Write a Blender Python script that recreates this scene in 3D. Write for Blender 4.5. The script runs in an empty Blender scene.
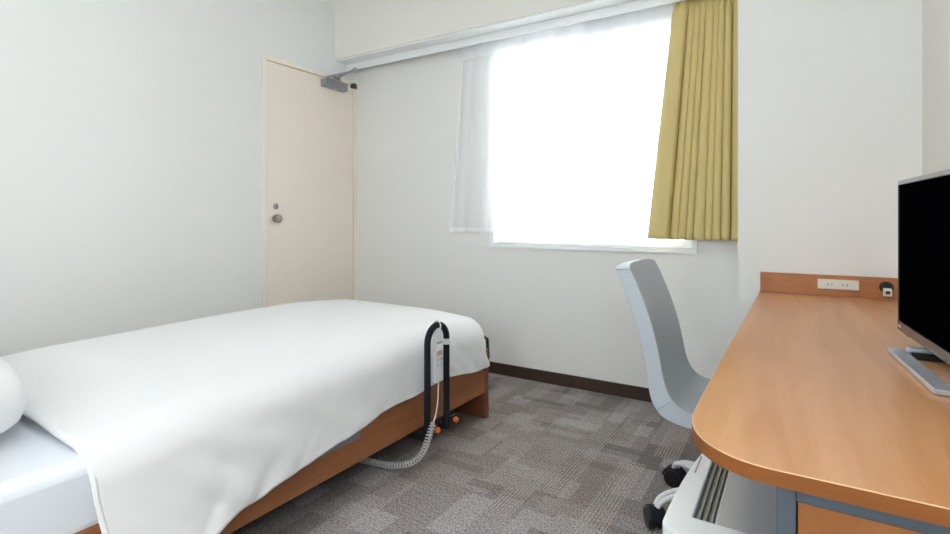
import bpy, bmesh, math, random
from mathutils import Vector, Matrix, noise
random.seed(7)
S = bpy.context.scene
COL = S.collection
PI = math.pi

# ------------------------------------------------------------------ materials
def mat(name, col=(.8, .8, .8), rough=.5, metal=0., spec=.5):
    m = bpy.data.materials.new(name); m.use_nodes = True
    b = m.node_tree.nodes['Principled BSDF']
    b.inputs['Base Color'].default_value = (*col, 1)
    b.inputs['Roughness'].default_value = rough
    b.inputs['Metallic'].default_value = metal
    b.inputs['Specular IOR Level'].default_value = spec
    return m

class NT:
    def __init__(s, m): s.t = m.node_tree; s.b = s.t.nodes.get('Principled BSDF')
    def n(s, typ, **kw):
        x = s.t.nodes.new(typ)
        for k, v in kw.items(): setattr(x, k, v)
        return x
    def l(s, a, b): s.t.links.new(a, b)
    def math(s, op, a, b=None, c=None):
        x = s.n('ShaderNodeMath', operation=op)
        for i, v in enumerate((a, b, c)):
            if v is None: continue
            if isinstance(v, (int, float)): x.inputs[i].default_value = v
            else: s.l(v, x.inputs[i])
        return x.outputs[0]
    def mix(s, f, a, b, blend='MIX'):
        x = s.n('ShaderNodeMix', data_type='RGBA', blend_type=blend)
        for i, v in ((0, f), (6, a), (7, b)):
            if isinstance(v, (int, float)): x.inputs[i].default_value = v
            elif isinstance(v, tuple): x.inputs[i].default_value = (*v, 1)
            else: s.l(v, x.inputs[i])
        return x.outputs[2]
    def coord(s, scale=(1, 1, 1), out='Object'):
        c = s.n('ShaderNodeTexCoord'); m = s.n('ShaderNodeMapping')
        m.inputs['Scale'].default_value = scale
        s.l(c.outputs[out], m.inputs[0]); return m.outputs[0]
    def noise(s, vec, scale, detail=2, rough=.5):
        x = s.n('ShaderNodeTexNoise'); x.inputs['Scale'].default_value = scale
        x.inputs['Detail'].default_value = detail; x.inputs['Roughness'].default_value = rough
        s.l(vec, x.inputs['Vector']); return x.outputs['Fac']
    def bump(s, h, strength=.2, dist=.002):
        x = s.n('ShaderNodeBump'); x.inputs['Strength'].default_value = strength
        x.inputs['Distance'].default_value = dist
        s.l(h, x.inputs['Height']); s.l(x.outputs[0], s.b.inputs['Normal'])

def wall_mat(name, col):
    m = mat(name, col, .85, 0, .2); N = NT(m); v = N.coord()
    N.bump(N.noise(v, 420, 3, .7), .25, .0012)
    return m

def fabric_mat(name, col, rough=.85, scale=900, bump=.15):
    m = mat(name, col, rough, 0, .15); N = NT(m); v = N.coord()
    N.bump(N.noise(v, scale, 2), bump, .0006)
    N.b.inputs['Sheen Weight'].default_value = .1
    return m

def wood_mat(name, c1, c2, grain=(26, 1.6, 26), rough=.32, spec=.5):
    m = mat(name, c1, rough, 0, spec); N = NT(m)
    v = N.coord(grain)
    warp = N.noise(N.coord((3.2, .9, 3.2)), 1.0, 3)
    comb = N.n('ShaderNodeVectorMath', operation='ADD')
    N.l(v, comb.inputs[0]); cx = N.n('ShaderNodeCombineXYZ')
    N.l(N.math('MULTIPLY', warp, 7.), cx.inputs[0]); N.l(N.math('MULTIPLY', warp, 3.), cx.inputs[2])
    N.l(cx.outputs[0], comb.inputs[1])
    a = N.noise(comb.outputs[0], .55, 5, .6)
    r = N.n('ShaderNodeValToRGB'); N.l(a, r.inputs[0])
    r.color_ramp.elements[0].position = .36; r.color_ramp.elements[0].color = (*c2, 1)
    r.color_ramp.elements[1].position = .62; r.color_ramp.elements[1].color = (*c1, 1)
    f = N.noise(N.coord(tuple(g * 14 for g in grain)), 1.0, 2)
    N.l(N.mix(N.math('MULTIPLY', f, .22), r.outputs[0], tuple(x * .72 for x in c2)), N.b.inputs['Base Color'])
    return m

M = {}
M['wall_white'] = wall_mat('white wallpaper', (.80, .81, .80))
M['wall_warm'] = wall_mat('warm white wallpaper', (.80, .80, .785))
M['wall_cream'] = wall_mat('cream wallpaper', (.80, .79, .75))
M['ceiling'] = wall_mat('ceiling', (.82, .82, .8))
M['white_trim'] = mat('white painted trim', (.84, .86, .87), .4)
M['base_brown'] = mat('dark brown baseboard', (.05, .028, .02), .4)
M['door'] = mat('peach beige door skin', (.88, .795, .705), .5)
M['door_frame'] = mat('cream door frame', (.88, .81, .72), .45)
M['gap'] = mat('dark gap', (.05, .035, .025), .8)
M['chrome'] = mat('brushed steel', (.42, .41, .39), .3, 1.)
M['grey_metal'] = mat('grey painted metal', (.30, .31, .34), .45, .35)
M['dark_brass'] = mat('dark brass', (.12, .085, .05), .4, .8)
M['duvet'] = fabric_mat('white duvet cotton', (.755, .765, .77))
M['sheet'] = fabric_mat('white sheet cotton', (.74, .78, .84))
M['pillow'] = fabric_mat('white pillow cotton', (.755, .765, .77))
M['black'] = mat('black plastic', (.008, .008, .01), .35)
M['black_soft'] = mat('black foam sleeve', (.009, .011, .017), .6, 0, .2)
M['orange'] = mat('orange plastic', (.62, .13, .03), .4)
M['pale_grey'] = mat('pale grey plastic', (.66, .67, .68), .4)
M['cord_grey'] = mat('grey cord', (.5, .5, .51), .5)
M['plate_grey'] = mat('grey plate', (.2, .2, .22), .5)
M['shell'] = fabric_mat('pale grey blue vinyl', (.455, .50, .55), .5, 1500, .06)
M['silver'] = mat('silver plastic', (.74, .765, .775), .38, .05)
M['silver_dark'] = mat('grey green groove', (.24, .255, .235), .35, .4)
M['silver_panel'] = mat('satin silver panel', (.50, .52, .57), .28, .4)
M['steel_blue'] = mat('blue grey steel', (.098, .13, .16), .42, .25)
M['tv_base'] = mat('silver tv stand', (.50, .55, .62), .3, .6)
M['tv_bezel'] = mat('dark bronze bezel', (.12, .09, .085), .25, .5)
M['tv_top'] = mat('metallic bezel edge', (.42, .42, .45), .15, 1.)
M['screen'] = mat('black screen', (.0012, .0012, .002), .3, 0, 0)
M['ivory'] = mat('ivory plastic', (.72, .71, .65), .4)
M['red_print'] = mat('faded red print', (.55, .36, .36), .5)
M['grey_print'] = mat('grey print', (.25, .28, .3), .5)
M['wood_top'] = wood_mat('cherry laminate top', (.66, .345, .165), (.53, .235, .085), rough=.3)
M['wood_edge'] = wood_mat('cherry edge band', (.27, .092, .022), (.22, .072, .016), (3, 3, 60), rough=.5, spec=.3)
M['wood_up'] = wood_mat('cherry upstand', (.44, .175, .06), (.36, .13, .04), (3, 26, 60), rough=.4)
M['wood_line'] = mat('pale edge line', (.64, .42, .23), .4)  # pale laminate edge that also paints in the highlight along the bevel
M['wood_panel'] = wood_mat('cherry laminate panel', (.36, .145, .042), (.29, .10, .026), (26, 26, 1.6), rough=.4)
M['bed_wood'] = wood_mat('walnut brown bed board', (.33, .125, .045), (.24, .088, .03), (26, 1.6, 26), rough=.4)
M['bed_foot'] = wood_mat('red brown bed end board', (.21, .075, .035), (.15, .05, .025), (26, 26, 1.6), rough=.4)
M['under'] = mat('dark bed base', (.03, .028, .028), .8)

def emis(name, col, st):
    m = bpy.data.materials.new(name); m.use_nodes = True; t = m.node_tree; t.nodes.clear()
    e = t.nodes.new('ShaderNodeEmission'); e.inputs[0].default_value = (*col, 1); e.inputs[1].default_value = st
    o = t.nodes.new('ShaderNodeOutputMaterial'); t.links.new(e.outputs[0], o.inputs[0]); return m
M['lamp'] = emis('lamp diffuser', (.93, .97, 1), 4.2)
M['fill_lamp'] = emis('fill lamp diffuser', (.93, .97, 1), 14.5)  # emission of the unseen fill lights added behind the camera

def glass_mat():
    m = bpy.data.materials.new('window glass'); m.use_nodes = True; t = m.node_tree; t.nodes.clear()
    tr = t.nodes.new('ShaderNodeBsdfTransparent'); g = t.nodes.new('ShaderNodeBsdfGlossy'); g.inputs['Roughness'].default_value = .02
    f = t.nodes.new('ShaderNodeFresnel'); f.inputs[0].default_value = 1.45
    x = t.nodes.new('ShaderNodeMixShader'); o = t.nodes.new('ShaderNodeOutputMaterial')
    t.links.new(f.outputs[0], x.inputs[0]); t.links.new(tr.outputs[0], x.inputs[1]); t.links.new(g.outputs[0], x.inputs[2]); t.links.new(x.outputs[0], o.inputs[0])
    return m
M['glass'] = glass_mat()

def sheer_mat(name, see=.42):
    m = bpy.data.materials.new(name); m.use_nodes = True; t = m.node_tree; t.nodes.clear()
    tr = t.nodes.new('ShaderNodeBsdfTransparent')
    tl = t.nodes.new('ShaderNodeBsdfTranslucent'); tl.inputs[0].default_value = (.92, .94, .96, 1)
    df = t.nodes.new('ShaderNodeBsdfDiffuse'); df.inputs[0].default_value = (.93, .945, .96, 1)
    a = t.nodes.new('ShaderNodeMixShader'); a.inputs[0].default_value = .8
    b = t.nodes.new('ShaderNodeMixShader'); b.inputs[0].default_value = 1 - see
    o = t.nodes.new('ShaderNodeOutputMaterial')
    t.links.new(tl.outputs[0], a.inputs[1]); t.links.new(df.outputs[0], a.inputs[2])
    t.links.new(tr.outputs[0], b.inputs[1]); t.links.new(a.outputs[0], b.inputs[2]); t.links.new(b.outputs[0], o.inputs[0])
    return m
M['sheer'] = sheer_mat('sheer voile', .26)
M['sheer_hem'] = sheer_mat('sheer voile hem', .14)

def curtain_mat():
    m = mat('mustard corduroy curtain', (.5, .36, .09), .75, 0, .2); N = NT(m)
    c = N.n('ShaderNodeTexCoord'); sp = N.n('ShaderNodeSeparateXYZ'); N.l(c.outputs['UV'], sp.inputs[0])
    w = N.math('SINE', N.math('MULTIPLY', sp.outputs[0], 2 * PI / .0075))
    w = N.math('MULTIPLY_ADD', w, .5, .5)
    N.l(N.mix(w, (.60, .47, .20), (.80, .67, .33)), N.b.inputs['Base Color'])
    N.bump(w, .25, .001)
    tl = N.n('ShaderNodeBsdfTranslucent'); tl.inputs[0].default_value = (.55, .40, .10, 1)
    mx = N.n('ShaderNodeMixShader'); mx.inputs[0].default_value = .05
    out = N.t.nodes['Material Output']
    N.l(N.b.outputs[0], mx.inputs[1]); N.l(tl.outputs[0], mx.inputs[2]); N.l(mx.outputs[0], out.inputs[0])
    return m
M['curtain'] = curtain_mat()

def carpet_mat():
    m = mat('patterned carpet tile', (.2, .17, .16), .95, 0, .1); N = NT(m)
    c = N.n('ShaderNodeTexCoord'); sp = N.n('ShaderNodeSeparateXYZ'); N.l(c.outputs['Object'], sp.inputs[0])
    X, Y = sp.outputs[0], sp.outputs[1]
    def cell(w, h, ox, oy, seed):
        # brick-like cells: every column shifted by its own random amount
        cxi = N.math('FLOOR', N.math('DIVIDE', N.math('ADD', X, ox), w))
        wn = N.n('ShaderNodeTexWhiteNoise', noise_dimensions='2D'); cb = N.n('ShaderNodeCombineXYZ')
        N.l(cxi, cb.inputs[0]); cb.inputs[1].default_value = seed; N.l(cb.outputs[0], wn.inputs[0])
        yy = N.math('ADD', N.math('ADD', Y, oy), wn.outputs[0])
        cyi = N.math('FLOOR', N.math('DIVIDE', yy, h))
        w2 = N.n('ShaderNodeTexWhiteNoise', noise_dimensions='3D'); c2 = N.n('ShaderNodeCombineXYZ')
        N.l(cxi, c2.inputs[0]); N.l(cyi, c2.inputs[1]); c2.inputs[2].default_value = seed
        N.l(c2.outputs[0], w2.inputs[0]); return w2.outputs[0]
    def over(v, t, s=60.):
        return N.math('MINIMUM', N.math('MAXIMUM', N.math('MULTIPLY', N.math('SUBTRACT', v, t), s), 0.), 1.)
    base = N.mix(cell(.14, .31, 0, 0, 3.1), (.22, .196, .188), (.285, .26, .256))
    base = N.mix(N.math('MULTIPLY', over(cell(.11, .13, .03, .07, 7.7), .80), .55), base, (.41, .385, .38))
    base = N.mix(N.math('MULTIPLY', over(cell(.085, .20, .05, .02, 12.3), .82), .5), base, (.14, .118, .112))
    base = N.mix(N.math('MULTIPLY', over(cell(.19, .09, .01, .04, 21.9), .84), .45), base, (.37, .345, .34))
    base = N.mix(N.math('MULTIPLY', over(cell(.25, .05, .06, .01, 33.), .9), .5), base, (.14, .12, .11))
    base = N.mix(N.math('MULTIPLY', over(cell(.5, .5, 0, 0, 41.), .75), .3), base, (.26, .19, .17))
    # tufts in rows running along the room
    v = N.coord((240, 100, 1)); tuft = N.noise(v, 1., 1)
    st = N.math('MULTIPLY_ADD', N.math('SINE', N.math('MULTIPLY', X, 2 * PI / .0125)), .5, .5)
    sm = over(cell(.10, .36, .02, .13, 55.), .74)
    base = N.mix(N.math('MULTIPLY', N.math('MULTIPLY', sm, st), .55), base, (.45, .41, .39))
    amt = N.math('MULTIPLY_ADD', tuft, 3.0, -.45)
    fine = N.n('ShaderNodeMix', data_type='RGBA', blend_type='MULTIPLY'); fine.inputs[0].default_value = .85
    N.l(base, fine.inputs[6]); cc = N.n('ShaderNodeCombineXYZ')
    for i in range(3): N.l(amt, cc.inputs[i])
    N.l(cc.outputs[0], fine.inputs[7])
    N.l(fine.outputs[2], N.b.inputs['Base Color'])
    N.bump(N.math('ADD', tuft, N.math('MULTIPLY', st, .4)), .6, .004)
    return m
M['carpet'] = carpet_mat()

# ------------------------------------------------------------------ mesh helpers
class MB:
    def __init__(s): s.bm = bmesh.new(); s.uv = None
    def box(s, x0, x1, y0, y1, z0, z1, mi=0, R=None):
        v = [s.bm.verts.new(p) for p in ((x0,y0,z0),(x1,y0,z0),(x1,y1,z0),(x0,y1,z0),(x0,y0,z1),(x1,y0,z1),(x1,y1,z1),(x0,y1,z1))]
        if R is not None:
            for q in v: q.co = R @ q.co
        for f in ((3,2,1,0),(4,5,6,7),(0,1,5,4),(1,2,6,5),(2,3,7,6),(3,0,4,7)):
            k = s.bm.faces.new([v[i] for i in f]); k.material_index = mi
        return s
    def tube(s, pts, r, n=12, cap=True, closed=False):
        pts = [Vector(p) for p in pts]; rs = r if isinstance(r, (list, tuple)) else [r] * len(pts)
        rings = []; up = None
        for i, p in enumerate(pts):
            if closed: t = pts[(i+1) % len(pts)] - pts[i-1]
            else: t = (pts[min(i+1, len(pts)-1)] - pts[max(i-1, 0)])
            t.normalize()
            if up is None:
                a = Vector((0,0,1)) if abs(t.z) < .9 else Vector((1,0,0)); up = t.cross(a).normalized()
            else: up = (up - t * up.dot(t)).normalized()
            b = t.cross(up)
            rings.append([s.bm.verts.new(p + rs[i] * (math.cos(2*PI*k/n) * up + math.sin(2*PI*k/n) * b)) for k in range(n)])
        L = len(rings)
        for i in range(L if closed else L-1):
            A, B = rings[i], rings[(i+1) % L]
            for k in range(n): s.bm.faces.new((A[k], A[(k+1) % n], B[(k+1) % n], B[k]))
        if cap and not closed: s.bm.faces.new(rings[0][::-1]); s.bm.faces.new(rings[-1])
        return s
    def lathe(s, prof, c=(0,0,0), axis='z', n=28):
        rings = []
        for r, h in prof:
            R = []
            for k in range(n):
                a = 2*PI*k/n; x, y = r*math.cos(a), r*math.sin(a)
                p = {'z': (x, y, h), 'x': (h, x, y), 'y': (x, h, y)}[axis]
                R.append(s.bm.verts.new(Vector(p) + Vector(c)))
            rings.append(R)
        for A, B in zip(rings, rings[1:]):
            for k in range(n): s.bm.faces.new((A[k], A[(k+1) % n], B[(k+1) % n], B[k]))
        s.bm.faces.new(rings[0][::-1]); s.bm.faces.new(rings[-1]); return s
    def prism(s, poly, a, b, axis='z'):
        def P(u, v, h): return {'z': (u, v, h), 'y': (u, h, v), 'x': (h, u, v)}[axis]
        A = [s.bm.verts.new(P(u, v, a)) for u, v in poly]; B = [s.bm.verts.new(P(u, v, b)) for u, v in poly]
        s.bm.faces.new(A[::-1]); s.bm.faces.new(B)
        for i in range(len(poly)):
            j = (i+1) % len(poly); s.bm.faces.new((A[i], A[j], B[j], B[i]))
        return s
    def build(s, name, mats, parent=None, bevel=0, seg=2, smooth=True, loc=None, angle=35, sub=0):
        bmesh.ops.recalc_face_normals(s.bm, faces=s.bm.faces)
        if loc is not None: bmesh.ops.translate(s.bm, verts=s.bm.verts, vec=-Vector(loc))
        me = bpy.data.meshes.new(name); s.bm.to_mesh(me); s.bm.free()
        for m in (mats if isinstance(mats, (list, tuple)) else [mats]): me.materials.append(m)
        o = bpy.data.objects.new(name, me); COL.objects.link(o)
        if loc is not None: o.location = loc
        if smooth:
            for p in me.polygons: p.use_smooth = True
            me.set_sharp_from_angle(angle=math.radians(angle))
        if bevel:
            b = o.modifiers.new('b', 'BEVEL'); b.width = bevel; b.segments = seg; b.limit_method = 'ANGLE'; b.angle_limit = math.radians(35)
            b.harden_normals = True
        if sub:
            b = o.modifiers.new('s', 'SUBSURF'); b.levels = sub; b.render_levels = sub
        if parent is not None:
            o.parent = parent; o.matrix_parent_inverse = Matrix.Translation(-parent.location)
        return o

def tag(o, label, cat, group=None):
    o['label'] = label; o['category'] = cat
    if group: o['group'] = group
    return o
def thing(name, loc, label, cat, group=None):
    o = bpy.data.objects.new(name, None); COL.objects.link(o); o.location = loc; o.empty_display_size = .1
    return tag(o, label, cat, group)
def struct(o):
    o['kind'] = 'structure'; return o
def sbox(name, m, *b, **kw):
    return struct(MB().box(*b).build(name, m, smooth=False, **kw))

# ------------------------------------------------------------------ room
XL, XR, YB, YR, CZ = -2.9, .386, 2.9, -1.3, 2.68
COLX, COLY = -.213, 2.45
sbox('floor', M['carpet'], XL-.15, XR+.15, YR-.15, YB+.2, -.1, 0)
sbox('ceiling', M['ceiling'], XL-.15, XR+.15, YR-.15, YB+.2, CZ, CZ+.1)
# left wall with the door opening
w = MB()
w.box(XL-.15, XL, YR-.15, 2.07, 0, CZ); w.box(XL-.15, XL, 2.07, 2.9, 2.055, CZ); w.box(XL-.15, XL, 2.9, YB+.2, 0, CZ)
struct(w.build('wall_left', M['wall_white'], smooth=False))
WX0, WX1, WZ0, WZ1 = -1.68, -.46, .842, 2.085
w = MB()
w.box(XL, WX0, YB, YB+.2, 0, CZ); w.box(WX1, XR+.15, YB, YB+.2, 0, CZ)
w.box(WX0, WX1, YB, YB+.2, 0, WZ0); w.box(WX0, WX1, YB, YB+.2, WZ1, CZ)
struct(w.build('wall_back', M['wall_warm'], smooth=False))
sbox('wall_right', M['wall_cream'], XR, XR+.15, YR-.15, COLY, 0, CZ)
sbox('wall_rear', M['wall_white'], XL, XR, YR-.15, YR, 0, CZ)
sbox('wall_front', M['wall_white'], COLX, XR+.15, COLY, YB, 0, CZ)
sbox('trim_1', M['wall_cream'], XL, COLX, 2.68, YB, 2.177, CZ)        # beam over the window
w = MB(); w.box(XL+.0, COLX, 2.69, YB-.001, 2.167, 2.177); w.box(XL+.0, COLX, 2.79, 2.802, 2.117, 2.167)
struct(w.build('trim_2', M['white_trim'], smooth=False, bevel=.0015))    # white soffit lining and curtain pelmet
sbox('baseboard_back', M['base_brown'], XL+.01, COLX, YB-.009, YB, 0, .072)
w = MB(); w.box(XL, XL+.009, YR, 2.07, 0, .072)
struct(w.build('baseboard_left', M['base_brown'], smooth=False))
sbox('baseboard_right', M['base_brown'], COLX-.009, COLX, COLY, YB-.009, 0, .072)

# door in the left wall
d = MB()
d.box(XL-.10, XL+.008, 2.07, 2.097, 0, 2.055); d.box(XL-.10, XL+.008, 2.873, 2.9, 0, 2.055); d.box(XL-.10, XL+.008, 2.097, 2.873, 2.028, 2.055)
door = struct(d.build('door_1', M['door_frame'], smooth=False, bevel=.0015))
MB().box(XL-.045, XL-.002, 2.1005, 2.8695, .006, 2.0245).build('door_leaf', M['door'], door, smooth=False, bevel=.0015)
MB().box(XL-.09, XL-.05, 2.097, 2.873, 0, 2.028).build('door_stop', M['gap'], door, smooth=False)
MB().lathe([(.026,0),(.026,.004),(.017,.006),(.013,.014),(.022,.018),(.0275,.026),(.026,.036),(.018,.040),(.004,.041)], (XL-.002,2.172,1.003), 'x').build('door_knob', M['chrome'], door)
lk = MB().lathe([(.019,0),(.019,.005),(.015,.008),(.004,.009)], (XL-.002,2.172,1.083), 'x').build('thumb_turn', M['chrome'], door)
k = MB().box(XL+.005, XL+.02, 2.169, 2.175, 1.072, 1.094).build('turn_piece', M['chrome'], lk, bevel=.001)
cl = MB().box(XL-.002, XL+.05, 2.548, 2.765, 1.953, 2.006).build('door_closer', M['grey_metal'], door, bevel=.005)
MB().lathe([(.013,0),(.013,.014),(.009,.016)], (XL+.026,2.575,2.006), 'z').build('pivot_cap', M['grey_metal'], cl)
MB().lathe([(.006,0),(.006,-.012)], (XL+.03,2.66,1.953), 'z', 12).build('valve_screw', M['ivory'], cl)
a = MB(); a.tube([(XL+.026,2.575,2.022),(-2.63,2.62,2.04)], .008, 8)
a.build('closer_arm', M['grey_metal'], cl)
a = MB(); a.tube([(-2.63,2.62,2.052),(-2.878,2.672,2.036)], .008, 8); a.lathe([(.011,0),(.011,.03)], (-2.63,2.62,2.03), 'z', 12)
a.box(XL+.008, XL+.022, 2.66, 2.72, 2.031, 2.053)
a.build('closer_link', M['grey_metal'], cl)
h = MB(); h.box(XL-.002, XL+.012, 2.84, 2.896, 2.005, 2.04); h.lathe([(.009,0),(.009,.04)], (XL+.014,2.87,2.003), 'z', 12)
h.build('hinge', M['dark_brass'], door, bevel=.001)

# window
wd = MB()
wd.box(WX0-.018, WX1+.018, YB-.014, YB+.09, WZ0-.025, WZ0)            # sill
for (x0, x1) in ((WX0-.018, WX0+.012), (WX1-.012, WX1+.018)): wd.box(x0, x1, YB-.006, YB+.09, WZ0, WZ1)
wd.box(WX0-.018, WX1+.018, YB-.006, YB+.09, WZ1-.012, WZ1+.012)
win = struct(wd.build('window_1', M['white_trim'], smooth=False, bevel=.002))
for i, (x0, x1, yy) in enumerate(((WX0+.012, -1.04, YB+.045), (-1.09, WX1-.012, YB+.015))):
    s_ = MB(); y1 = yy+.024
    s_.box(x0, x0+.04, yy, y1, WZ0, WZ1-.012); s_.box(x1-.04, x1, yy, y1, WZ0, WZ1-.012)
    s_.box(x0+.04, x1-.04, yy, y1, WZ0, WZ0+.04); s_.box(x0+.04, x1-.04, yy, y1, WZ1-.052, WZ1-.012)
    fr = s_.build('window_sash', M['white_trim'], win, smooth=False, bevel=.0015)
    MB().box(x0+.04, x1-.04, yy+.009, yy+.014, WZ0+.04, WZ1-.052).build('pane', M['glass'], fr, smooth=False)
MB().box(WX0+.02, WX0+.035, YB+.02, YB+.04, 1.29, 1.34).build('window_latch', M['grey_metal'], win, bevel=.002)

# ------------------------------------------------------------------ curtains
def sm_(t): return t*t*(3-2*t)
def cloth(name, m, x0t, x1t, x0b, x1b, yc, zt, zb, folds, amp, nx, nz, phase, head=.06, topamp=.6, uvw=1., hem=None, power=1.0, cols=False):
    bm = bmesh.new(); uv = bm.loops.layers.uv.new('UVMap'); g = []
    for j in range(nz+1):
        t = j/nz; z = zt + (zb-zt)*t; row = []
        k = sm_(min(1, (zt-z)/head)) if head else 1
        for i in range(nx+1):
            u = i/nx; ph = phase(u)
            a0 = x0t+(x0b-x0t)*t**power; a1 = x1t+(x1b-x1t)*t**power
            x = a0+(a1-a0)*u
            w_ = math.sin(2*PI*folds*ph + .25*math.sin(3*t+u*9)) if not cols else 1-2*abs(math.sin(PI*folds*ph+.10*math.sin(3*t+u*9)))**1.1
            w2 = math.sin((6 if cols else 4)*PI*folds*ph+.6)
            if cols and w_ < 0: w_ *= .72+.28*math.sin(2.1*math.floor(folds*ph)+1)
            A = amp*(topamp+(1-topamp)*min(1, t*2.2))
            y = yc + A*(w_*k + (1-k)*.5*w2) + amp*.12*noise.noise(Vector((u*6, t*2, 3)))
            x += A*(.30*math.cos(2*PI*folds*ph) if not cols else -.27*math.sin(2*PI*folds*ph))*k
            row.append(bm.verts.new((x, y, z)))
        g.append(row)
    for j in range(nz):
        for i in range(nx):
            f = bm.faces.new((g[j][i], g[j][i+1], g[j+1][i+1], g[j+1][i]))
            z = (g[j][i].co.z+g[j+1][i].co.z)/2
            if hem and (z < zb+hem[0] or z > zt-hem[1]): f.material_index = 1
            for l, (a, b) in zip(f.loops, ((i, j), (i+1, j), (i+1, j+1), (i, j+1))): l[uv].uv = (a/nx*uvw, b/nz)
            f.smooth = True
    me = bpy.data.meshes.new(name); bm.to_mesh(me); bm.free()
    for q in (m if isinstance(m, list) else [m]): me.materials.append(q)
    o = bpy.data.objects.new(name, me); COL.objects.link(o); return o

def ph_y(u):
    # one broad flat fold at the free edge, then tight folds
    p = u*.25 if u < .2 else .05+(u-.2)*(.95/.8)
    return p+.012*math.sin(17*p+1)+.007*math.sin(31*p)
yc = cloth('curtain', M['curtain'], -.545, -.240, -.680, -.240, 2.834, 2.150, .893, 9, .0235, 620, 60, ph_y, .115, .8, 1.1, cols=True)
so = yc.modifiers.new('t', 'SOLIDIFY'); so.thickness = .0016; so.offset = 0
tag(yc, 'mustard yellow corduroy curtain gathered at the right end of the window', 'curtain')
for i in range(9):
    x = -.53+i*.036; MB().tube([(x,2.836,2.135),(x,2.836,2.154)], .003, 6).build('curtain_hook', M['pale_grey'], yc)
s1 = cloth('sheer_curtain', [M['sheer'], M['sheer_hem']], -1.885, -.985, -1.99, -.975, 2.859, 2.150, .912, 7.5, .0100, 260, 40, lambda u: u**.8, .08, .7, 1, (.022, .085))
tag(s1, 'white sheer voile curtain hanging past the left edge of the window over the wall', 'curtain', 'sheer curtains at the window')
s2 = cloth('sheer_curtain', [M['sheer'], M['sheer_hem']], -1.015, -.26, -1.010, -.26, 2.876, 2.150, .896, 9, .0050, 240, 40, lambda u: u, .08, .7, 1, (.022, .085))
tag(s2, 'white sheer voile curtain over the right half of the window, partly behind the yellow curtain', 'curtain', 'sheer curtains at the window')
tr = MB(); tr.box(XL+.02, COLX-.005, 2.822, 2.850, 2.155, 2.166); tr.box(XL+.02, COLX-.005, 2.860, 2.885, 2.155, 2.166)
tag(tr.build('curtain_rail', M['white_trim'], smooth=False), 'white double curtain rail behind the pelmet above the window', 'curtain rail')

# ------------------------------------------------------------------ bed
bed = thing('bed', (-1.83, 1.2, 0), 'low brown wooden bed frame under the white duvet', 'bed')
BR = -1.325
MB().box(BR-.03, BR, .10, 2.215, .132, .312).build('side_rail', M['bed_wood'], bed, bevel=.003)
MB().box(-2.36, -2.33, .10, 2.215, .132, .312).build('side_rail', M['bed_wood'], bed, bevel=.003)
MB().box(-2.365, BR+.004, 2.215, 2.243, 0, .345).build('foot_board', M['bed_foot'], bed, bevel=.003)
MB().box(-2.40, BR+.03, .065, .10, 0, .80).build('head_board', M['bed_wood'], bed, bevel=.006)
MB().box(-2.33, BR-.03, .10, 2.215, .19, .290).build('mattress_base', M['under'], bed, smooth=False)  # solid dark board shaped to block light under the bed
w = MB(); w.box(-2.26, -1.46, .3, 2.1, .05, .19); w.build('lift_light_blocker', M['under'], bed, bevel=.01)  # lift block widened to block light and darken the space under the bed
for yy in (.5, 1.95):
    w = MB(); w.box(-2.2, -1.45, yy-.03, yy+.03, 0, .05); w.build('base_foot', M['under'], bed, smooth=False)
MB().box(BR, BR+.003, 1.15, 1.343, .219, .30).build('instruction_plate', M['plate_grey'], bed, bevel=.001)
MB().tube([(-1.54,2.242,.25),(-1.54,2.315,.25),(-1.535,2.325,.28),(-1.51,2.325,.37),(-1.48,2.325,.382),(-1.40,2.325,.382),(-1.378,2.325,.37),(-1.372,2.325,.28),(-1.372,2.315,.25),(-1.372,2.243,.25)], .008, 10).build('mattress_stop', M['black'], bed)

mt = MB().box(-2.325, -1.338, .11, 2.205, .292, .466).build('mattress', M['sheet'], None, bevel=.032, seg=5)
tag(mt, 'mattress with a smooth white fitted sheet on the wooden bed frame', 'mattress')
mt.modifiers['b'].harden_normals = False

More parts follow.
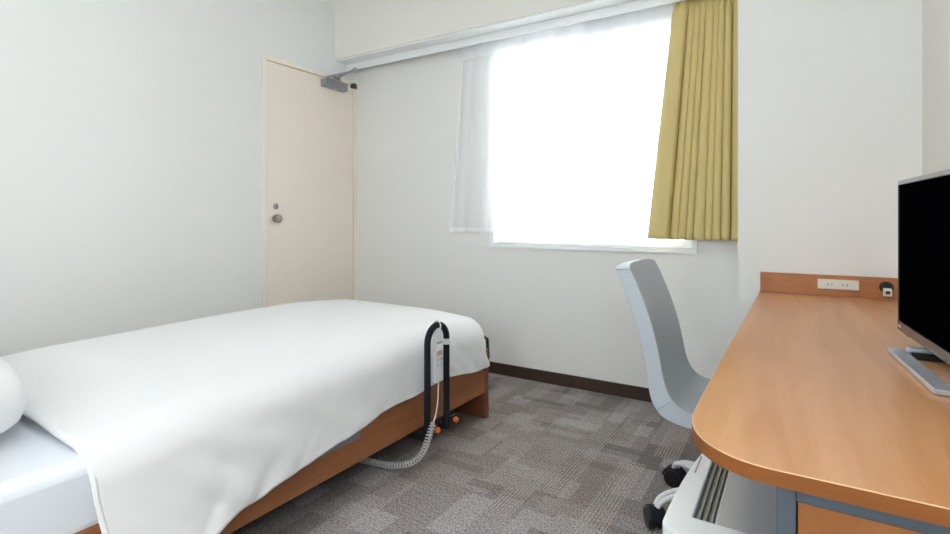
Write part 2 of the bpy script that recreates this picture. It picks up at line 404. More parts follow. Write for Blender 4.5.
def sm(a, b, x):
    t = max(0, min(1, (x-a)/(b-a))); return t*t*(3-2*t)
def duvet():
    bm = bmesh.new()
    x0, x1, y0, y1 = -2.27, -1.43, .522, 2.155
    NX, NY, R = 56, 104, .118
    def ztop(x, y):
        u = (x-x0)/(x1-x0)*2-1
        z = .520 + .012*sm(.5, .8, y) + .012*sm(.8, 1.4, y) - .030*sm(1.75, 2.25, y) + .010*(1-u*u) + .010*sm(0, -1, u)
        z -= .006*sm(.5, 1, u) + .017*sm(.78, .52, y)*sm(-.6, .3, u)
        z += .005*noise.noise(Vector((x*2.2, y*1.6, 1.3))) + .0018*noise.noise(Vector((x*9, y*5, 2)))
        return z
    top = [[bm.verts.new((x0+(x1-x0)*i/NX, y0+(y1-y0)*j/NY, 0)) for i in range(NX+1)] for j in range(NY+1)]
    for r in top:
        for v in r: v.co.z = ztop(v.co.x, v.co.y)
    for j in range(NY):
        for i in range(NX): bm.faces.new((top[j][i], top[j][i+1], top[j+1][i+1], top[j+1][i]))
    # perimeter: right side from the head, corner, foot, corner, left side back to the head
    per = [(top[j][NX], Vector((1,0,0))) for j in range(NY+1)]
    C = 14
    for k in range(1, C): a = PI/2*k/C; per.append((top[NY][NX], Vector((math.cos(a), math.sin(a), 0))))
    per += [(top[NY][i], Vector((0,1,0))) for i in range(NX, -1, -1)]
    for k in range(1, C): a = PI/2+PI/2*k/C; per.append((top[NY][0], Vector((math.cos(a), math.sin(a), 0))))
    per += [(top[j][0], Vector((-1,0,0))) for j in range(NY, -1, -1)]
    hemtab = [(.50,.22),(.62,.150),(.72,.172),(.80,.194),(.9,.207),(1.0,.219),(1.13,.236),(1.3,.253),(1.49,.286),(1.64,.284),(1.72,.297),(1.86,.302),(2.08,.268),(2.3,.250)]
    def hem(y):
        for (a, b), (c, e) in zip(hemtab, hemtab[1:]):
            if y <= c: return b+(e-b)*(y-a)/(c-a)
        return hemtab[-1][1]
    KR, KD = 9, 26; prev = [v for v, n in per]; n_ = len(per)
    s = 0; dist = [0]
    for i in range(1, n_):
        s += (per[i][0].co-per[i-1][0].co).length + .10*(per[i][1]-per[i-1][1]).length; dist.append(s)
    for k in range(1, KR+KD+1):
        cur = []
        for i, (v, n) in enumerate(per):
            p = v.co; hz = hem(p.y) if n.x > .7 else (.255 if n.y > .3 else .27)
            if 0 < n.x < .999: hz = hem(2.15)*(n.x) + .265*(1-n.x) if n.x < .9 else hem(2.15)
            if k <= KR:
                a = PI/2*k/KR; off = R*math.sin(a); z = p.z-R*(1-math.cos(a)); t = 0
            else:
                t = (k-KR)/KD; zs = p.z-R; off = R; z = zs+(hz-zs)*t
            amp = .004*min(1, k/KR) + .010*t
            sd = dist[i]
            wv = noise.noise(Vector((sd*7+z*9, z*5, 4.2))) + .5*noise.noise(Vector((sd*19+z*22, z*8, 9.1)))
            # pulled folds at the foot corner and where the cover sags near the head
            cor = math.exp(-((p.y-2.1)/.16)**2)*(1 if n.x > .2 else 0)
            sag = math.exp(-((p.y-.85)/.22)**2)*max(0, n.x)
            wv += (cor*.9+sag*1.5)*math.sin(34*(z*1.2+sd*.9)+3*noise.noise(Vector((sd*5, z*5, 0))))*.6
            if n.x > .5 and k > KR:     # soft pull lines running down to the hem
                dg = noise.noise(Vector((sd*13-z*11, sd*2.2+z*2, 7.7)))
                wv += 1.1*t*(1-2.4*abs(dg))*(.45+.55*math.exp(-((p.y-.95)/.35)**2)+.5*math.exp(-((p.y-2.05)/.2)**2))
            o = off + amp*wv*(.55 if n.x > .5 else 1)
            if n.x > .7:    # keep the hanging side clear of the grab rail and outside the rail board
                o += .034*sm(1.15, .60, p.y)*t
                o += .005*t
                o = max(o, .111) if t > .3 else o
                if 1.5 < p.y < 1.9: o = min(o, .133)
            if n.y > .2: o += .018*n.y*t
            q = Vector((p.x+n.x*o, p.y+n.y*o, z))
            q.y += .032*(k/(KR+KD))*sm(1.0, .52, p.y)*(1 if n.x > .7 else 0)
            cur.append(bm.verts.new(q))
        for i in range(n_-1):
            if prev[i] is prev[i+1]:
                bm.faces.new((prev[i], cur[i], cur[i+1]))
            else: bm.faces.new((prev[i], cur[i], cur[i+1], prev[i+1]))
        if k == 1: ringsR = [(per[0][0], per[-1][0])]
        ringsR.append((cur[0], cur[-1]))
        prev = cur
    # rolled head edge
    edge = [r[0] for r in ringsR[::-1]] + top[0][-2:0:-1] + [r[1] for r in ringsR]
    pr = edge
    for dy, dz in ((-.010, -.004), (-.015, -.011), (-.012, -.019), (-.003, -.024)):
        c = []
        for v in edge:
            wz = sm(.40, .50, v.co.z)
            c.append(bm.verts.new(v.co + Vector(((1-wz)*(-.006 if v.co.x > -1.8 else .006)*(-dz/.024), dy, dz*wz))))
        for a in range(len(edge)-1): bm.faces.new((pr[a], pr[a+1], c[a+1], c[a]))
        pr = c
    bmesh.ops.recalc_face_normals(bm, faces=bm.faces)
    me = bpy.data.meshes.new('duvet'); bm.to_mesh(me); bm.free(); me.materials.append(M['duvet'])
    for p in me.polygons: p.use_smooth = True
    o = bpy.data.objects.new('duvet', me); COL.objects.link(o)
    if me.polygons[0].normal.z < 0: me.flip_normals()
    m = o.modifiers.new('t', 'SOLIDIFY'); m.thickness = .006; m.offset = -1
    return o
tag(duvet(), 'plain white duvet spread over the bed and hanging over its side', 'duvet')

def pillow(cx, cy, cz, L, W, H, rx, rz):
    bm = bmesh.new(); N1, N2 = 36, 24; sh = []
    for sgn in (1, -1):
        g = []
        for j in range(N2+1):
            r = []
            for i in range(N1+1):
                u, v = i/N1*2-1, j/N2*2-1
                hgt = H/2*((1-abs(u)**6)*(1-abs(v)**4))**.34
                px = L/2*u*(1-.05*v*v*(abs(u))); py = W/2*v*(1-.07*u*u*abs(v))
                r.append((px, py, sgn*hgt*(1+.05*noise.noise(Vector((u*2, v*2, sgn))))))
            g.append(r)
        sh.append(g)
    vt = {}
    def vv(s, i, j):
        key = (0, i, j) if i in (0, N1) or j in (0, N2) else (s, i, j)
        if key not in vt:
            p = sh[s][j][i]; vt[key] = bm.verts.new(p)
        return vt[key]
    for s in (0, 1):
        for j in range(N2):
            for i in range(N1): bm.faces.new((vv(s,i,j), vv(s,i+1,j), vv(s,i+1,j+1), vv(s,i,j+1)))
    bmesh.ops.recalc_face_normals(bm, faces=bm.faces)
    me = bpy.data.meshes.new('pillow'); bm.to_mesh(me); bm.free(); me.materials.append(M['pillow'])
    for p in me.polygons: p.use_smooth = True
    o = bpy.data.objects.new('pillow', me); COL.objects.link(o)
    o.location = (cx, cy, cz); o.rotation_euler = (rx, 0, rz); return o
pl = pillow(-1.845, .288, .574, .64, .43, .200, math.radians(0), math.radians(-3))
tag(pl, 'white pillow at the head of the bed by the left edge of the view', 'pillow')

# grab rail clamped to the bed
GX, GA, GB = -1.262, 1.657, 1.790
gr = thing('bed_grab_rail', (GX, 1.72, .13), 'narrow black hoop-shaped grab rail clamped to the side of the bed', 'grab rail')
r_ = (GB-GA)/2; cz = .562-r_
pts = [(GX, GA, .118), (GX, GA, .2), (GX, GA, .3), (GX, GA, .4), (GX, GA, cz)]
for i in range(1, 14): a = PI-PI*i/14; pts.append((GX, (GA+GB)/2+r_*math.cos(a), cz+r_*math.sin(a)))
pts += [(GX, GB, cz), (GX, GB, .4), (GX, GB, .3), (GX, GB, .2), (GX, GB, .118)]
MB().tube(pts, .0135, 16).build('hoop', M['black_soft'], gr)
MB().tube([(GX, GB, .470), (GX, GB, .494)], .0146, 16).build('white_label_band', M['pale_grey'], gr)
for yb in (GA, GB):
    cb = MB().box(GX-.016, GX+.012, yb-.016, yb+.055, .112, .160).build('clamp_bracket', M['black'], gr, bevel=.004)
    MB().box(GX-.12, GX-.014, yb-.010, yb+.03, .104, .130).build('clamp_arm', M['black'], cb, bevel=.002)
    kn = MB().lathe([(.008,0),(.0115,.004),(.012,.014),(.009,.018),(.003,.019)], (GX+.012, yb+.040, .140), 'x', 18)
    kn.build('orange_knob', M['orange'], cb)

rc = thing('remote_control', (GX+.03, 1.727, .33), 'pale grey wired bed remote control hanging inside the black grab rail', 'remote control')
RX = GX-.001
poly = [(1.691,.330),(1.737,.330),(1.741,.340),(1.741,.505),(1.735,.535),(1.725,.546),(1.711,.546),(1.700,.535),(1.692,.505),(1.688,.340)]
MB().prism(poly, RX+.001, RX+.018, 'x').build('handset', M['pale_grey'], rc, bevel=.003)
MB().tube([(RX+.01,1.727,.535),(RX+.016,1.727,.560),(RX+.006,1.727,.5795),(RX-.008,1.727,.579),(RX-.018,1.727,.568)], .0035, 8).build('hook', M['ivory'], rc)
MB().box(RX+.018, RX+.0188, 1.696, 1.736, .440, .458).build('faded_label', M['red_print'], rc, smooth=False)
MB().box(RX+.018, RX+.0188, 1.696, 1.736, .490, .496).build('printed_strip', M['grey_print'], rc, smooth=False)
MB().box(RX+.018, RX+.0186, 1.696, 1.736, .463, .486).build('white_label', M['white_trim'], rc, smooth=False)
for zz in (.424, .404):
    for y_ in (1.705, 1.727):
        b = MB()
        if zz > .41: b.box(RX+.018, RX+.0205, y_-.006, y_+.006, zz-.006, zz+.006)
        else: b.prism([(y_-.007, zz-.006), (y_+.007, zz-.006), (y_, zz+.006)], RX+.018, RX+.0205, 'x')
        b.build('button', M['cord_grey'], rc, bevel=.0008)
def bez(P, n):
    out = []
    P = [Vector(p) for p in P]; Q = [P[0]*2-P[1]]+P+[P[-1]*2-P[-2]]
    for i in range(1, len(Q)-2):
        for k in range(n):
            t = k/n; a, b, c, d = Q[i-1:i+3]
            out.append(.5*((2*b)+(c-a)*t+(2*a-5*b+4*c-d)*t*t+(3*b-a-3*c+d)*t**3))
    out.append(P[-1]); return out
cp = bez([(RX+.006,1.727,.337),(RX+.008,1.722,.31),(RX+.012,1.712,.25),(RX+.018,1.690,.205),(RX+.022,1.668,.180)], 8)
MB().tube(cp, .0028, 8).build('plain_cord', M['pale_grey'], rc)
path = bez([(RX+.022,1.668,.180),(RX+.018,1.642,.13),(RX+.004,1.622,.075),(RX-.032,1.598,.034),(RX-.10,1.568,.0185),(RX-.19,1.545,.0185),(RX-.30,1.53,.0185),(RX-.45,1.52,.0185)], 60)
# resample the helix finely enough for its pitch
fine = []; acc = 0
dense = bez(path[::6]+[path[-1]], 40)
for i in range(1, len(dense)):
    t = (dense[i]-dense[i-1]); 
    if t.length < 1e-7: continue
    acc += t.length; t.normalize()
    u = t.cross(Vector((.35,.9,.25))).normalized(); v = t.cross(u); a = 2*PI*acc/.0115
    fine.append((acc, dense[i]+.0105*(math.cos(a)*u+math.sin(a)*v)))
pts = []; last = -1
for acc, p in fine:
    if acc-last > .0010: pts.append(p); last = acc
MB().tube(pts, .0036, 6).build('coiled_cord', M['cord_grey'], rc)

# ------------------------------------------------------------------ desk
DX0, DX1, DY0, DY1, DZ, DT = -.137, XR-.001, .713, COLY-.001, .70, .020
desk = thing('desk', (.13, 1.6, 0), 'cherry laminate desk with rounded corner running along the right wall', 'desk')
poly = [(DX1, DY0), (DX1, DY1), (DX0+.006, DY1), (DX0, 1.2)]
rx, ry = .12, .16
for i in range(0, 17):
    a = PI+PI/2*i/16; e = .88
    poly.append((DX0+rx+rx*math.copysign(abs(math.cos(a))**e, math.cos(a)), DY0+ry+ry*math.copysign(abs(math.sin(a))**e, math.sin(a))))
bm = bmesh.new(); top = []
def loop(inset, z):
    c = []
    n = len(poly)
    for i, (x, y) in enumerate(poly):
        a = Vector(poly[i-1]); b = Vector(poly[(i+1) % n]); t = (b-a).normalized(); nrm = Vector((t.y, -t.x))
        if i in (0, 1, 2):
            nrm = Vector({0: (-1, 1), 1: (-1, -1), 2: (1, -1)}[i])
        else: nrm = Vector((t.y, -t.x))
        c.append(bm.verts.new((x+nrm.x*inset, y+nrm.y*inset, z)))
    return c
# outward orientation test for the generic normal
tst = Vector(poly[5])-Vector(poly[3]); tst.normalize(); sgn = 1 if tst.y*1 > 0 else -1
L0 = loop(0, DZ-DT); L1 = loop(0, DZ-.0012); L2 = loop(.0018*sgn*-1 if False else .0, DZ-.0018)
for v in L2: bm.verts.remove(v)
def inset_loop(d, z):
    c = []; cx, cy = .13, 1.6; n = len(poly)
    for i, (x, y) in enumerate(poly):
        a = Vector(poly[i-1]); b = Vector(poly[(i+1) % n]); t = (b-a).normalized(); nr = Vector((t.y, -t.x))
        if nr.dot(Vector((cx-x, cy-y))) < 0: nr = -nr
        if i == 0: nr = Vector((-1, 1))
        if i == 1: nr = Vector((-1, -1))
        if i == 2: nr = Vector((1, -1))
        c.append(bm.verts.new((x+nr.x*d, y+nr.y*d, z)))
    return c
L2 = inset_loop(.0012, DZ)
n = len(poly)
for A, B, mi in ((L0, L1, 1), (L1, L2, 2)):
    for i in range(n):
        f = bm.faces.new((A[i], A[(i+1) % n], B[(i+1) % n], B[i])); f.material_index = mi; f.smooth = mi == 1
f = bm.faces.new(L2); f.material_index = 0
f = bm.faces.new(L0[::-1]); f.material_index = 1
bmesh.ops.recalc_face_normals(bm, faces=bm.faces)
me = bpy.data.meshes.new('desktop'); bm.to_mesh(me); bm.free()
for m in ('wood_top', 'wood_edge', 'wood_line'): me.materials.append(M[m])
me.set_sharp_from_angle(angle=math.radians(40))
o = bpy.data.objects.new('desktop', me); COL.objects.link(o); o.parent = desk; o.matrix_parent_inverse = Matrix.Translation(-desk.location)
MB().box(DX0+.008, DX1-.001, COLY-.019, COLY-.001, DZ, .781).build('backsplash', [M['wood_up']], desk, bevel=.0015)
CX0, CY0, CY1 = -.023, .762, 1.25
fr = MB()
fr.box(CX0, CX0+.022, CY0, CY1, .02, .680); fr.box(DX1-.024, DX1-.002, CY0, CY1, .02, .680)
fr.box(CX0+.022, DX1-.024, CY0, CY0+.022, .645, .680); fr.box(CX0+.022, DX1-.024, CY0, CY0+.022, .02, .06)
fr.box(CX0+.022, DX1-.024, CY1-.018, CY1, .02, .680); fr.box(CX0+.022, DX1-.024, CY0+.022, CY1-.018, .02, .03)
fr.build('cabinet_frame', M['steel_blue'], desk, bevel=.0015)
MB().box(CX0+.022, DX1-.024, CY0+.016, CY0+.022, .06, .645).build('cabinet_gap', M['gap'], desk, smooth=False)
MB().box(CX0+.0238, DX1-.026, CY0+.003, CY0+.016, .062, .6435).build('wood_panel', M['wood_panel'], desk, bevel=.001)
for (x, y) in ((CX0+.03, CY0+.03), (.35, CY0+.03), (CX0+.03, CY1-.03), (.35, CY1-.03)):
    MB().lathe([(.015,0),(.018,.02)], (x, y, 0), 'z', 12).build('levelling_foot', M['black'], desk)
MB().box(-.06, DX1-.01, COLY-.03, COLY-.012, 0, .680).build('end_panel', M['steel_blue'], desk, bevel=.001)

# outlet strip and cable grommet on the backsplash
YP = COLY-.019
ot = thing('power_outlet', (.134, YP, .747), 'ivory double power outlet strip on the wooden upstand behind the desk', 'power outlet')
MB().box(.068, .2, YP-.011, YP, .728, .766).build('faceplate', M['ivory'], ot, bevel=.003)
for cx in (.108, .156):
    s_ = MB().box(cx-.018, cx+.018, YP-.0125, YP-.011, .736, .758).build('socket', M['ivory'], ot, bevel=.001)
    q = MB(); q.box(cx-.0075, cx-.0055, YP-.0131, YP-.0125, .741, .751); q.box(cx+.0055, cx+.0075, YP-.0131, YP-.0125, .742, .751)
    q.build('slots', M['black'], s_, smooth=False)
cg = thing('cable_port', (.281, YP, .745), 'round black cable port with a white plug on the upstand beside the television', 'cable port')
MB().lathe([(.021,0),(.021,-.006),(.017,-.009),(.004,-.009)], (.281, YP, .747), 'y', 26).build('black_ring', M['black'], cg)
pg = MB().box(.270, .295, YP-.028, YP-.008, .716, .744).build('white_plug', M['ivory'], cg, bevel=.002)
MB().box(.276, .289, YP-.0288, YP-.028, .724, .735).build('plug_socket', M['black'], pg, smooth=False)

# ------------------------------------------------------------------ television
TVA = Vector((.212, 1.618, 0)); TVB = Vector((.262, 1.02, 0)); dirv = (TVB-TVA).normalized(); L = (TVB-TVA).length
ang = math.atan2(dirv.y, dirv.x)          # local x runs along the screen towards the camera
R = Matrix.Translation((TVA.x, TVA.y, 0)) @ Matrix.Rotation(ang, 4, 'Z')
# local y: front of screen is on the side facing the room (-X)
side = (R.to_3x3() @ Vector((0,1,0))); fs = 1 if side.x < 0 else -1
def B(mb, x0, x1, d0, d1, z0, z1):        # d = depth behind the front plane
    a, b = -d0*fs, -d1*fs
    return mb.box(x0, x1, min(a, b), max(a, b), z0, z1, R=R)
tv = thing('television', (.27, 1.32, DZ), 'black flat screen television on a silver frame stand on the desk', 'television')
z0, z1 = .731, 1.092
m_ = MB(); B(m_, 0, L, 0, .022, z0, z1); m_.build('housing', M['black'], tv, bevel=.002)
m_ = MB(); B(m_, .006, L-.006, -.0012, 0, z0+.022, z1-.010); m_.build('screen', M['screen'], tv, smooth=False)
m_ = MB(); B(m_, 0, L, -.004, .0, z0, z0+.021); m_.build('bottom_bezel', M['tv_bezel'], tv, bevel=.001)
m_ = MB(); B(m_, 0, L, -.003, .018, z1-.009, z1+.001); m_.build('top_bezel', M['tv_top'], tv, bevel=.001)
m_ = MB(); B(m_, 0, .0045, -.003, 0, z0+.021, z1-.009); m_.build('side_bezel', M['tv_bezel'], tv, bevel=.0005)
m_ = MB(); B(m_, .08, L-.08, .022, .050, z0+.03, z1-.08); m_.build('rear_cover', M['black'], tv, bevel=.008)
m_ = MB(); B(m_, .010, .034, -.0046, -.004, z0+.008, z0+.013); m_.build('brand_mark', M['red_print'], tv, smooth=False)
m_ = MB(); B(m_, .045, .062, .002, .012, z0-.007, z0); m_.build('sensor', M['black'], tv, bevel=.001)
# stand: a flat open frame with a neck
bx0, bx1 = .135, .458
def S_(mb, x0, x1, d0, d1, a, b): return B(mb, x0, x1, d0, d1, a, b)
m_ = MB(); fd = -.052
S_(m_, bx0, bx1, fd, fd+.030, DZ+.001, DZ+.011)
S_(m_, bx0, bx0+.03, fd+.030, fd+.155, DZ+.001, DZ+.011); S_(m_, bx1-.05, bx1, fd+.030, fd+.155, DZ+.001, DZ+.011)
S_(m_, bx0, bx1, fd+.155, fd+.175, DZ+.001, DZ+.011)
m_.build('stand_base', M['tv_base'], tv, bevel=.0015)
m_ = MB(); S_(m_, bx0+.034, bx0+.052, fd+.026, .09, DZ+.0112, DZ+.024); m_.build('stand_bar', M['tv_base'], tv, bevel=.004)
m_ = MB(); S_(m_, bx0+.054, bx0+.062, fd+.031, .10, DZ+.001, DZ+.016); m_.build('pivot_foot', M['black'], tv, bevel=.001)
m_ = MB(); S_(m_, L/2-.05, L/2+.05, .026, .046, DZ+.018, .86); m_.build('stand_neck', M['black'], tv, bevel=.003)

# ------------------------------------------------------------------ chair
CHX, CHY = -.174, 1.88
ch = thing('office_chair', (CHX, CHY, 0), 'pale grey moulded shell chair on castors facing the desk', 'chair')
outer = [(-.513,.848),(-.507,.832),(-.481,.770),(-.457,.710),(-.436,.645),(-.419,.580),(-.408,.520),(-.400,.465),(-.390,.427),(-.373,.399),(-.353,.382),(-.328,.373),(-.280,.364),(-.18,.362),(-.06,.364),(.02,.370),(.045,.385)]
inner = [(.045,.405),(.02,.418),(-.06,.420),(-.18,.414),(-.262,.411),(-.300,.419),(-.325,.436),(-.342,.462),(-.354,.500),(-.3635,.550),(-.374,.600),(-.387,.650),(-.403,.700),(-.4215,.750),(-.4425,.800),(-.457,.838),(-.463,.852)]
def rs(P, n):
    P = [Vector(p) for p in P]; ds = [0]
    for a, b in zip(P, P[1:]): ds.append(ds[-1]+(b-a).length)
    out = []
    for i in range(n):
        s = ds[-1]*i/(n-1); k = max(j for j in range(len(ds)-1) if ds[j] <= s+1e-9); t = (s-ds[k])/(ds[k+1]-ds[k]); out.append(P[k].lerp(P[k+1], min(1, t)))
    return out
def cat2(P, n):
    return [Vector(q) for q in bez([(p[0], p[1], 0) for p in P], n)]
O_ = [(v.x, v.y) for v in cat2(outer, 3)]; I_ = [(v.x, v.y) for v in cat2(inner, 3)]
bm = bmesh.new(); W = .19; stn = [-1, -.985, -.93, -.8, -.6, -.35, 0, .35, .6, .8, .93, .985, 1]
rows = []
prof = O_+I_; nO = len(O_)
N_ = len(prof)
for s in stn:
    r = []
    for idx, (x, z) in enumerate(prof):
        w = W + (.012*sm(.5, .36, z)) - .012*sm(.40, .90, z)
        dx = dz = 0
        if idx >= nO:
            c = 1-abs(s)**2.2
            seat = sm(.50, .42, z)
            dx = -.020*c*(1-seat); dz = -.012*c*seat
        top_r = .012*sm(.8, .85, z)*abs(s)**6
        r.append(bm.verts.new((x+dx, CHY-.01+s*w, z+dz-top_r)))
    rows.append(r)
for a, b in zip(rows, rows[1:]):
    for i in range(N_): bm.faces.new((a[i], a[(i+1) % N_], b[(i+1) % N_], b[i]))
# side caps as strips between outer and inner outlines
for r, fl in ((rows[0], 0), (rows[-1], 1)):
    Oi = list(range(nO)); Ii = list(range(N_-1, nO-1, -1)); m2 = min(len(Oi), len(Ii))
    i = j = 0
    while i < len(Oi)-1 or j < len(Ii)-1:
        if j >= len(Ii)-1 or (i < len(Oi)-1 and i/len(Oi) <= j/len(Ii)):
            bm.faces.new((r[Oi[i]], r[Oi[i+1]], r[Ii[j]])); i += 1
        else:
            bm.faces.new((r[Oi[i]], r[Ii[j+1]], r[Ii[j]])); j += 1
sh = MB(); sh.bm = bm
o = sh.build('shell_seat', M['shell'], ch, angle=50)
bv = o.modifiers.new('b', 'BEVEL'); bv.width = .008; bv.segments = 3; bv.limit_method = 'ANGLE'; bv.angle_limit = math.radians(50)
m_ = MB(); m_.tube([(-.372,CHY-.01-W-.0115,.402),(-.352,CHY-.01-W-.0135,.418),(-.333,CHY-.01-W-.0115,.434)], .0012, 6)
m_.build('seam', M['grey_metal'], o)
MB().box(CHX-.09, CHX+.09, CHY-.07, CHY+.07, .325, .362).build('seat_plate', M['black'], ch, bevel=.006)
MB().lathe([(.030,.12),(.030,.20),(.022,.20),(.020,.33),(.02,.335)], (CHX, CHY, 0)).build('gas_column', M['chrome'], ch)
MB().lathe([(.048,.085),(.048,.13),(.036,.14),(.03,.141)], (CHX, CHY, 0)).build('base_hub', M['silver'], ch)
for k in range(5):
    a = PI-math.radians(36)+k*2*PI/5; c_, s_ = math.cos(a), math.sin(a)
    def Q(r, z, off=0): return (CHX+r*c_-off*s_, CHY+r*s_+off*c_, z)
    am = MB()
    for off in (-.011, .011):
        am.tube(bez([Q(.04,.112,off*1.6), Q(.12,.114,off*1.5), Q(.20,.108,off*1.3), Q(.245,.092,off), Q(.262,.070,off*.7)], 6), .0085, 10)
    am.tube([Q(.262,.076), Q(.262,.052)], .007, 10)
    arm = am.build('base_arm', M['silver'], ch)
    # castor: hood with two wheels, trailing outwards
    cr = Matrix.Translation(Q(.266, 0)) @ Matrix.Rotation(a+.5+k, 4, 'Z')
    hd = bmesh.new(); hm = MB(); hm.bm.free(); hm.bm = hd
    prof_h = [(-.030,.034)]+[(.034*math.cos(t_), .031+.034*math.sin(t_)) for t_ in [PI*q/12 for q in range(12, -1, -1)]]+[(.030,.031),(.022,.045),(-.015,.052)]
    pp = [(.036*math.cos(PI*q/14), .030+.030*math.sin(PI*q/14)) for q in range(15)]+[(-.02,.03),(.02,.03)][::1]
    pp = [(.042*math.cos(PI*q/14), .035+.036*math.sin(PI*q/14)) for q in range(15)]
    hm.prism(pp, -.024, .024, 'y')
    for v in hd.verts: v.co = cr @ v.co
    cs = hm.build('caster', M['black_soft'], ch, bevel=.006, seg=3)
    for sg in (-1, 1):
        wm = MB(); wm.lathe([(.012, sg*.006), (.0325, sg*.006), (.034, sg*.010), (.034, sg*.024), (.030, sg*.0295), (.01, sg*.031)], (0,0,.0343), 'y', 24)
        for v in wm.bm.verts: v.co = cr @ v.co
        wm.build('wheel', M['black'], cs)

# ------------------------------------------------------------------ silver appliance under the desk
ap = thing('appliance_case', (-.12, 1.2, 0), 'silver grey rounded appliance case standing under the rounded corner of the desk', 'appliance')
AX0, AX1, AY0, AY1, AZ = -.213, -.030, .950, 1.50, .45
def case(z0_, z1_, ins):
    pts = [(AX1, AY0+ins), (AX1, AY1-ins)]
    out = []
    for i in range(9): t = i/8; out.append((AX0+ins+.028*(abs(t-.12)**1.7), AY1-ins-.03+(AY0+ins+.03-AY1+ins+.03)*(1-t)))
    left = []
    for i in range(13):
        y = AY1-ins-.03+(AY0+.06+ins-(AY1-ins))*i/12
        left.append((AX0+ins+.055*((y-1.02)/.5)**2*(1 if y > 1.02 else 0), y))
    cor = [(AX0+ins+.002, AY0+ins+.018), (AX0+ins+.009, AY0+ins+.006), (AX0+ins+.022, AY0+ins), (AX0+ins+.06, AY0+ins-.001)]
    return pts+[(AX0+.11, AY1-ins), (left[0][0]+.01, AY1-ins-.01)]+left+cor
m_ = MB(); m_.prism(case(0, 0, 0), .03, AZ-.03, 'z'); m_.build('case', M['silver'], ap, bevel=.01, seg=4)
# lid: outer ring with a sunken centre
b3 = bmesh.new()
def ring(p, z): return [b3.verts.new((x, y, z)) for x, y in p]
c0 = case(0,0,0.0); gx0, gx1, gy0, gy1 = -.163, AX1-.004, 1.020, 1.46
m_ = MB(); m_.bm.free(); m_.bm = b3
def seg(pl, z0_, z1_): m_.prism(pl, z0_, z1_, 'z')
lf = case(0,0,.004)
left = lf[4:17]                                    # far to near along the bulged side
poly = [(AX1-.001, AY0+.004)]+[(AX1-.001, gy0), (gx0, gy0), (gx0, gy1), (AX1-.001, gy1), (AX1-.001, AY1-.005)]+lf[2:]
poly = [poly[0]]+poly[1:6]+poly[6:]
seg(poly, AZ-.028, AZ)
m_.build('lid_rim', M['silver'], ap, bevel=.004, seg=3)
g = MB(); g.box(gx0+.0005, -.128, gy0+.0005, gy1-.0005, AZ-.028, AZ-.012)
for x in (-.154, -.143, -.133): g.box(x-.0016, x+.0016, gy0+.0005, gy1-.0005, AZ-.012, AZ-.005)
g.build('groove_rails', M['silver_dark'], ap, bevel=.0005)
MB().box(-.127, AX1-.001, gy0+.0005, gy1-.0005, AZ-.028, AZ-.003).build('satin_panel', M['silver_panel'], ap, bevel=.002)
MB().box(-.189, -.186, 1.20, 1.29, AZ, AZ+.0006).build('scale_mark', M['silver_dark'], ap, smooth=False)
for (x, y) in ((-.17, 1.0), (-.06, 1.0), (-.14, 1.45), (-.06, 1.45)):
    MB().lathe([(.014,0),(.016,.031)], (x, y, 0), 'z', 12).build('foot', M['black'], ap)

# ------------------------------------------------------------------ ceiling light and added unseen fill lights
for (x, y, rr) in ((-1.30, .35, .30), (-.45, -.75, .20)):  # the small one is unseen, added as frontal fill
    cl = thing('ceiling_light', (x, y, CZ), 'round white ceiling light above the bed' if rr > .2 else 'small round white ceiling light added unseen behind the camera', 'ceiling light')
    MB().lathe([(rr, 0), (rr, -.02), (rr-.01, -.022)], (x, y, CZ), 'z', 48).build('lamp_body', M['white_trim'], cl)
    MB().lathe([(rr-.01, -.022), (rr-.015, -.06), (rr-.06, -.075), (.01, -.08)], (x, y, CZ), 'z', 48).build('lamp_diffuser', M['lamp'], cl)

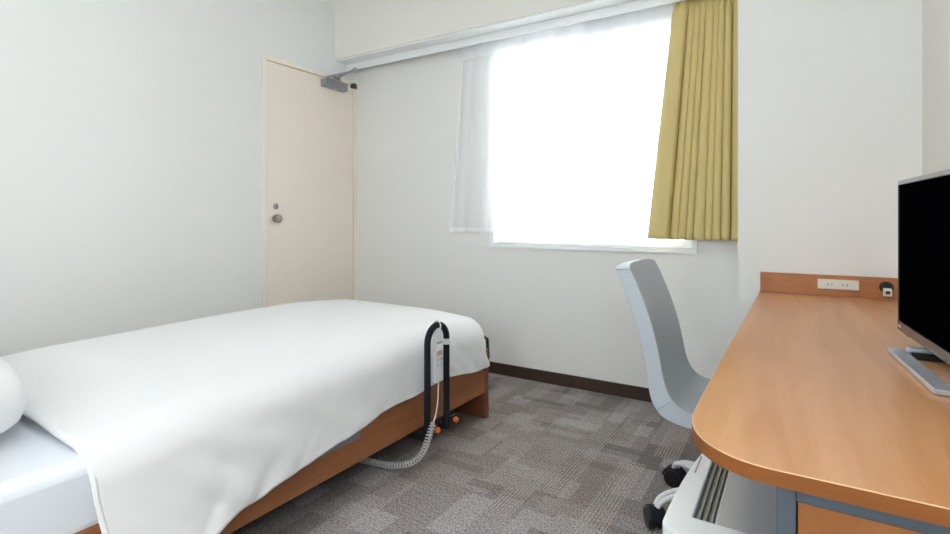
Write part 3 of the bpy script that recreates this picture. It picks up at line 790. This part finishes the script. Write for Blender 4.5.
wl = thing('fill_light', (-.6, YR, 1.45), 'opal fill light added unseen on the rear wall behind the camera', 'fill light', 'added fill lights behind the camera')  # unseen lamp added to brighten the view from the front
MB().box(-.70, -.50, YR, YR+.03, 1.29, 1.61).build('wall_plate', M['white_trim'], wl, bevel=.004)
MB().box(-.75, -.45, YR+.03, YR+.12, 1.23, 1.67).build('fill_shade', M['fill_lamp'], wl, bevel=.02, seg=4)
wl = thing('fill_light', (XR, -.6, 1.45), 'opal fill light added unseen on the right wall behind the camera', 'fill light', 'added fill lights behind the camera')  # second unseen lamp, added to brighten the hanging side of the duvet
MB().box(XR-.03, XR, -.70, -.50, 1.29, 1.61).build('wall_plate', M['white_trim'], wl, bevel=.004)
MB().box(XR-.12, XR-.03, -.75, -.45, 1.23, 1.67).build('fill_shade', M['fill_lamp'], wl, bevel=.02, seg=4)

# daylight: bright overcast world through the window, guided by a portal
wld = bpy.data.worlds.new('World'); S.world = wld; wld.use_nodes = True
wld.node_tree.nodes['Background'].inputs[0].default_value = (.93, .97, 1, 1)
wld.node_tree.nodes['Background'].inputs[1].default_value = 7.0
ld = bpy.data.lights.new('window_portal', 'AREA'); ld.shape = 'RECTANGLE'; ld.size = WX1-WX0; ld.size_y = WZ1-WZ0
lo = bpy.data.objects.new('window_portal', ld); COL.objects.link(lo); lo.location = ((WX0+WX1)/2, YB+.19, (WZ0+WZ1)/2)
lo.rotation_euler = (-PI/2, 0, 0); ld.cycles.is_portal = True

# ------------------------------------------------------------------ camera and view
cam = bpy.data.cameras.new('camera'); co = bpy.data.objects.new('camera', cam); COL.objects.link(co); S.camera = co
co.location = (0, 0, 1); co.rotation_euler = (PI/2, 0, math.atan2(322, 515))
cam.sensor_width = 36; cam.lens = 515/950*36; cam.shift_y = -48/950; cam.clip_start = .02
S.view_settings.view_transform = 'Standard'; S.view_settings.look = 'None'
S.view_settings.gamma = 1; S.view_settings.exposure = 1.05; S.view_settings.use_curve_mapping = False
S.cycles.use_denoising = True
S.cycles.max_bounces = 12; S.cycles.diffuse_bounces = 8; S.cycles.transparent_max_bounces = 16
S.cycles.sample_clamp_indirect = 8
